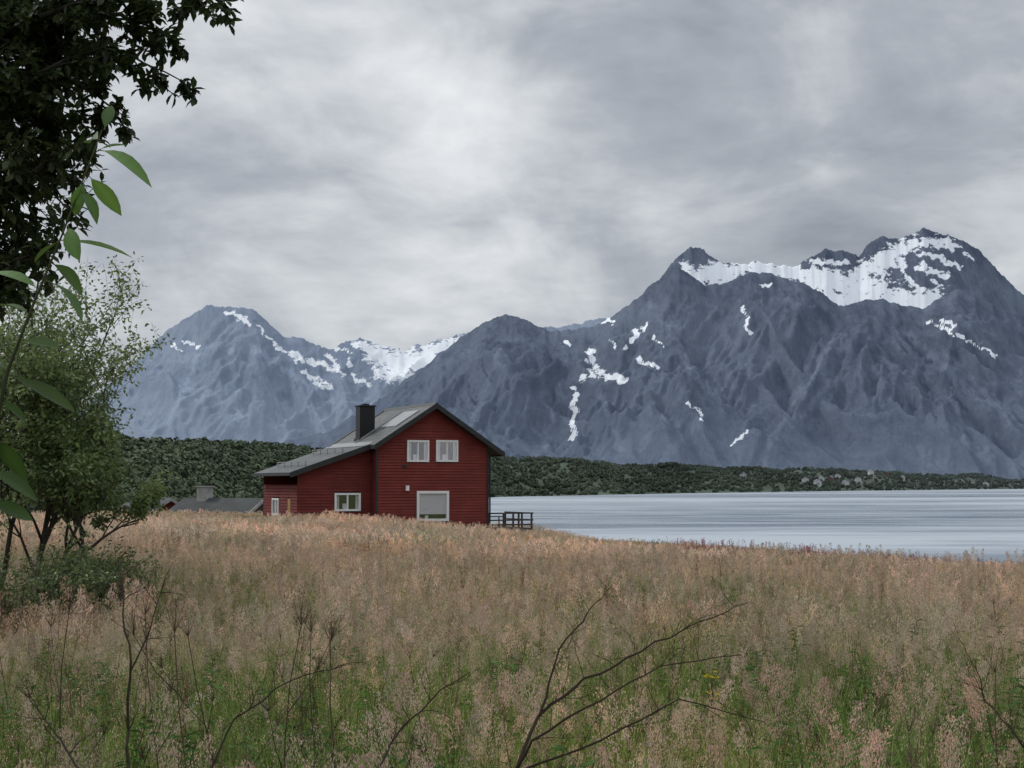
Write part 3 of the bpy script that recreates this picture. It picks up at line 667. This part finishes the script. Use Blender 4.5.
scatter("meadow_grass",MC,lay(MC,2.5,15.2,42,3,lambda x,y:(5 if noise.noise(Vector((x*.13,y*.13,4)))+R(-.12,.12)+.4*(1-sst(15,26,y))>.14 else 0)+random.randrange(5)))
scatter("meadow_grass",LC,lay(LC,4.0,44.2,118,4,lambda x,y:(5 if noise.noise(Vector((x*.07,y*.05,8)))+R(-.1,.1)>.16 else 0)+random.randrange(5),0,1.2))
pts=[]
for _ in range(9000):
    y=R(42,92); x=R(-1,1)*(.4*y+4); m_=noise.noise(Vector((x*.28,y*.2,12)))
    if inhouse(x,y): continue
    if x>8 and y>56 and random.random()<sst(8,28,x)*sst(56,80,y)*.6+m_*.9: pts.append((x,y,g(x,y),0,0,R(0,6),R(.72,1.08),0))
    elif -24<x<-3 and y<85 and random.random()<.03+m_*.7: pts.append((x,y,g(x,y),0,0,R(0,6),R(.75,1.0),1))
scatter("fireweed",XC,pts)
NOCAP=False

# ---------------- featured foreground plants
def gnd(px,D): x=(px-512)/F*D; return Vector((x,D,g(x,D)))
def place_plant(name,builder,px,D,py_top):
    base=gnd(px,D); h=W(px,py_top,D).z-base.z; b=MB(); builder(b,h); o=b.obj(name,GRASS); o.location=base; return o
for px,D,py in [(205,5.0,636),(275,6.2,624),(340,5.6,645),(168,6.0,618),(985,6.2,675),(60,6.5,612),(228,6.6,634),(315,7.2,630)]:
    place_plant("dried_angelica",lambda b,h: umbel(b,h,jit((.115,.08,.06))),px,D,py)
for px,D,py in [(300,3.6,700),(480,3.4,735),(30,3.6,715),(780,3.2,748),(850,4.2,690),(980,4.0,730),(560,4.6,690),(910,3.6,725),(680,3.8,735),(400,4.2,700),(230,3.8,720),(620,4.4,705),(325,4.0,690),(805,5.2,650),(440,5.0,665),(720,5.6,645),(935,5.4,660),(150,5.2,665),(870,6.4,632),(760,6.8,628),(385,6.5,630),(500,7,625),(1000,6.5,640),(100,5.6,650)]:
    place_plant("reed_grass_plume",lambda b,h: seedgrass(b,4,.07,h*.84,h*1.0,.0034,320,.012,.18,(.54,.40,.32),fat=1.1),px,D,py)
def twig(b,p,d,L,r,lev,col,curve=.25,up=.0):
    pts=[p]; n=6; dd=d.normalized()
    for i in range(n):
        dd=(dd+Vector((R(-1,1),R(-1,1),R(-1,1)+up))*curve).normalized(); pts.append(pts[-1]+dd*L/n)
    b.tube(pts,[r*(1-.7*i/n) for i in range(n+1)],5 if lev>0 else 3,col)
    if lev>0:
        for q in range(5):
            i=random.randrange(1,n); a=Vector((R(-1,1),R(-1,1),R(-.2,1))).normalized(); twig(b,pts[i],(dd*.8+a).normalized(),L*R(.25,.5),r*.5,lev-1,col,curve,up)
    return pts
DB=(.06,.048,.04)
def limb(b,ctrl,r0,r1,col,side=6,L=.4,lev=1):
    P=[W(*c) for c in ctrl]; n=len(P); pts=[]
    for i in range(n-1):
        for k in range(4): pts.append(P[i].lerp(P[i+1],k/4)+Vector((R(-1,1),R(-1,1),R(-1,1)))*r0*1.1)
    pts.append(P[-1]); m_=len(pts); b.tube(pts,[r0+(r1-r0)*i/(m_-1) for i in range(m_)],6,col)
    for q in range(side):
        i=random.randrange(m_//4,m_-1); d=(pts[i+1]-pts[i]).normalized(); a=Vector((R(-1,1),R(-.6,.6),R(-.3,1))).normalized(); twig(b,pts[i],d*.7+a,L*R(.4,1),r1*1.1,lev,col)
b=MB()
limb(b,[(505,800,4.8),(540,715,5),(585,680,5.1),(640,650,5.2),(700,622,5.3),(748,603,5.4)],.0070,.0014,DB,11,.26)
limb(b,[(505,800,4.8),(530,740,4.7),(600,700,4.7),(660,665,4.8),(742,655,4.8)],.0055,.0014,DB,11,.26)
limb(b,[(540,715,5),(560,650,5.1),(590,610,5.2),(612,585,5.3)],.0045,.0012,DB,7,.2)
limb(b,[(520,770,4.8),(600,740,4.6),(680,700,4.6),(765,722,4.6)],.0045,.0014,DB,10,.25)
b.obj("dead_branch",GRASS)
b=MB()
limb(b,[(128,800,4.4),(127,730,4.5),(131,660,4.5),(122,600,4.6),(118,560,4.7)],.006,.0018,DB,6,.2)
limb(b,[(131,670,4.5),(150,630,4.5),(165,580,4.6)],.003,.0015,DB,6,.12)
limb(b,[(100,800,4.4),(60,740,4.6),(30,700,4.7)],.004,.0015,DB,6,.2)
limb(b,[(365,790,4.8),(400,730,5),(440,690,5),(470,672,5)],.004,.0014,DB,8,.2)
limb(b,[(200,790,4.8),(235,720,4.9),(290,680,5),(345,665,5)],.004,.0014,DB,8,.2)
b.obj("dead_stem",GRASS)
b=MB()
limb(b,[(1060,790,5),(1020,740,5),(985,700,5.2),(975,660,5.2)],.005,.0015,DB,8,.25); b.obj("dead_twig",GRASS)
b=MB(); base=gnd(712,6.0); top_=W(712,678,6.0)
b.tube([base,base.lerp(top_,.5),top_],[.004,.003,.003],4,(.1,.13,.04))
for q in range(12):
    c=top_+Vector((R(-.03,.03),R(-.03,.03),R(-.09,.03))); b.tube([top_-Vector((0,0,.12)),c],[.0015,.001],3,(.1,.13,.04),False)
    for z in range(7): b.quadleaf(c,Vector((R(-1,1),R(-1,1),R(-.2,1))),.011,.007,(.68,.52,.04))
b.obj("yellow_ragwort",GRASS)

# ---------------- trees
def tree_obj(name,wood,leaves):
    E=bpy.data.objects.new(name,None); sc.collection.objects.link(E); wood.obj("trunk_and_limbs",BARK,None,E,True); leaves.obj("foliage",LEAF,None,E); return E
XMAX=1e9
def grow(wd,lv,p,d,L,r,lev,maxlev,leafcol,leafL,nl,spreadf=.9,barkc=(.06,.05,.042),droop=0):
    pts=[p]; n=5; dd=d.normalized()
    for i in range(n):
        dd=(dd+Vector((R(-1,1),R(-1,1),R(-1,1)))*.16+Vector((0,0,.05-droop))).normalized()
        if pts[-1].x+dd.x*L>XMAX+R(-.3,.3) and dd.x>0: dd=Vector((dd.x*-.2,dd.y,abs(dd.z)+.3)).normalized()
        pts.append(pts[-1]+dd*L/n)
    wd.tube(pts,[r*(1-.55*i/n) for i in range(n+1)],6 if lev<2 else 4,barkc)
    if lev<maxlev:
        k=random.randrange(4,6)
        for q in range(k):
            i=min(n,2+q*(n-1)//k) if lev else random.randrange(2,n+1)
            a=Vector((random.gauss(0,1),random.gauss(0,1),random.gauss(0,.6))).normalized()
            grow(wd,lv,pts[i],(dd+a*spreadf),L*R(.5,.78),r*.5,lev+1,maxlev,leafcol,leafL,nl,spreadf,barkc,droop)
    if lev>=maxlev-1:
        for q in range(nl if lev==maxlev else nl//2):
            t=R(.15,1)*n; i=min(n-1,int(t)); c=pts[i].lerp(pts[i+1],t-i)
            a=Vector((random.gauss(0,1),random.gauss(0,1),random.gauss(0,.7))).normalized()
            col=jit(leafcol,.35); lv.quadleaf(c+a*R(0,.12),a+Vector((0,0,-.3)),leafL*R(.7,1.3),leafL*.5,col)
wd=MB(); lv=MB(); XMAX=-6.0
for px,D,dx,dy,L in [(5,24,.12,0,2.9),(20,24.5,.36,-.1,2.6),(-15,25,-.2,.2,2.7),(35,23.5,.5,0,1.9),(-60,24,-.1,.1,2.8),(28,24,.20,.2,2.8),(45,24.5,.4,.2,1.5)]:
    base=gnd(px,D); grow(wd,lv,base,Vector((dx,dy,1)),L,.06,0,4,(.155,.205,.08),.09,16,.78)
tree_obj("rowan_tree",wd,lv); XMAX=1e9
def bush(name,px,D,hgt,rad,n,col,leafL):
    wd=MB(); lv=MB(); base=gnd(px,D)
    for q in range(n):
        a=R(0,6.28); grow(wd,lv,base+Vector((math.cos(a),math.sin(a),0))*rad*R(0,.5),Vector((math.cos(a)*.5*rad/hgt,math.sin(a)*.5*rad/hgt,1)),hgt*.55,.02,1,3,col,leafL,22,.7)
    return tree_obj(name,wd,lv)
bush("willow_bush",92,23,1.5,1.1,8,(.12,.16,.065),.07); bush("willow_bush",50,21,1.7,1.3,8,(.115,.15,.06),.07); bush("willow_bush",0,19,1.6,1.3,8,(.11,.15,.06),.07)
bush("willow_bush",-60,19,2.2,1.2,8,(.11,.15,.06),.07); bush("willow_bush",128,27,1.0,.8,5,(.12,.15,.065),.07)

wd=MB(); lv=MB(); DL=(.038,.052,.020); BK=(.035,.03,.026)
def spray(p,d,L,nl,lev=1,r=.008):
    pts=[p]; n=6; dd=d.normalized()
    for i in range(n):
        dd=(dd+Vector((R(-1,1),R(-1,1),R(-1,1)))*.18+Vector((0,0,-.03))).normalized(); pts.append(pts[-1]+dd*L/n)
    wd.tube(pts,[r*(1-.75*i/n) for i in range(n+1)],4,BK)
    for q in range(nl):
        t=R(.1,1)*n; i=min(n-1,int(t)); c=pts[i].lerp(pts[i+1],t-i); a=Vector((R(-1,1),R(-1,1),R(-1,.7))).normalized()
        lv.leaf(c,(dd*.6+a),R(.04,.07),R(.022,.034),jit(DL,.35),None,R(0,.3),(.05,.9,1,.05))
    if lev>0:
        for q in range(5):
            i=random.randrange(1,n); a=Vector((R(-1,1),R(-1,1),R(-1,1))).normalized(); spray(pts[i],dd*.7+a*.8,L*R(.4,.65),int(nl*.6),lev-1,r*.5)
def nlimb(ctrl,r0,r1,ns,L,nl,lev=1):
    P=[W(*c) for c in ctrl]; pts=[]
    for i in range(len(P)-1):
        for k in range(4): pts.append(P[i].lerp(P[i+1],k/4)+Vector((R(-1,1),R(-1,1),R(-1,1)))*.012)
    pts.append(P[-1]); m_=len(pts); wd.tube(pts,[r0+(r1-r0)*i/(m_-1) for i in range(m_)],7,BK)
    for q in range(ns):
        i=random.randrange(m_//5,m_-1); d=(pts[i+1]-pts[i]).normalized(); a=Vector((R(-1,1),R(-1,1),R(-1,1))).normalized()
        spray(pts[i],d*.6+a,L*R(.6,1.1),nl,lev)
    spray(pts[-1],(pts[-1]-pts[-2]),L*.7,nl,lev)
base=gnd(-170,7.5)
tr=[base,W(-165,600,7.5),W(-150,400,7.4),W(-130,200,7.2),W(-110,0,7.2),W(-90,-200,7.2),W(-60,-380,7.2)]
wd.tube(tr,[.13,.12,.11,.10,.085,.07,.04],9,BK)
for dz in (0,.35,-.35):
    nlimb([(-140,300,7.3),(-60,230,7+dz),(0,190,6.9+dz),(42,165,6.8+dz)],.035,.01,17,.32,16)
    nlimb([(-140,330,7.3),(-70,300,7+dz),(-10,275,6.9+dz),(24,258,6.8+dz)],.035,.01,14,.26,16)
    nlimb([(-130,200,7.2),(-50,120,7+dz),(10,90,6.9+dz),(66,60,6.8+dz)],.035,.01,22,.32,16)
    nlimb([(-125,120,7.2),(-50,60,7+dz),(10,30,6.9+dz),(70,5,6.8+dz)],.03,.01,22,.32,17)
nlimb([(-120,90,7.2),(-40,80,7),(30,110,6.8),(68,130,6.7)],.03,.006,14,.22,16)
nlimb([(-115,60,7.2),(-40,30,7),(60,20,6.8),(120,15,6.7),(165,35,6.6)],.03,.005,28,.24,14)
nlimb([(-110,0,7.2),(-20,-50,7),(80,-50,6.8),(150,-30,6.7),(205,-5,6.6)],.03,.005,30,.24,14)
nlimb([(20,80,6.9),(80,60,6.7),(130,58,6.6),(180,80,6.6)],.012,.003,10,.14,9)
nlimb([(20,60,6.9),(70,80,6.7),(100,95,6.6),(118,118,6.6)],.012,.003,8,.12,9)
nlimb([(-20,-50,7),(60,-90,7.2),(150,-110,7.2)],.03,.01,12,.3,14)
tree_obj("bird_cherry_tree",wd,lv)

wd=MB(); lv=MB()
st=[(-60,800,2.4),(-30,600,2.4),(-10,450,2.4),(8,370,2.4),(35,300,2.4),(62,235,2.4),(85,175,2.4),(102,130,2.4)]
P=[W(*c) for c in st]; wd.tube(P,[.005,.005,.004,.0032,.0025,.0018,.0013,.0008],6,(.07,.07,.04))
LG=(.085,.155,.036)
for px,py,tx,ty in [(100,140,78,130),(98,150,145,157),(98,150,125,142),(88,175,118,208),(85,180,72,212),(68,225,75,255),(60,240,131,248),(60,240,35,260),(45,280,95,302),(40,290,-5,262),(30,315,5,300),(20,340,55,345),(10,370,-30,352),(8,375,78,402),(-5,430,-35,410),(-12,470,40,488),(-15,500,-50,480),(-15,500,34,518),(104,130,112,106),(80,190,98,208),(50,262,88,286),(75,205,60,185),(0,400,28,420),(-8,440,22,462)]:
    D=2.4+R(-.06,.06); a=W(px,py,2.4); e=W(tx,ty,D+R(-.05,.08)); d=e-a; wd.tube([a,a+d*.12],[.0010,.0008],4,(.12,.13,.05),False)
    lv.leaf(a+d*.1,d*.9+Vector((0,R(-.02,.02),0)),d.length*.92,min(.030,d.length*.40),jit(LG,.4),Vector((R(-.5,.5),R(-1.1,-.1),.8)),R(.05,.5),(.02,.5,.85,1,.9,.6,.02))
tree_obj("willow_sapling",wd,lv)
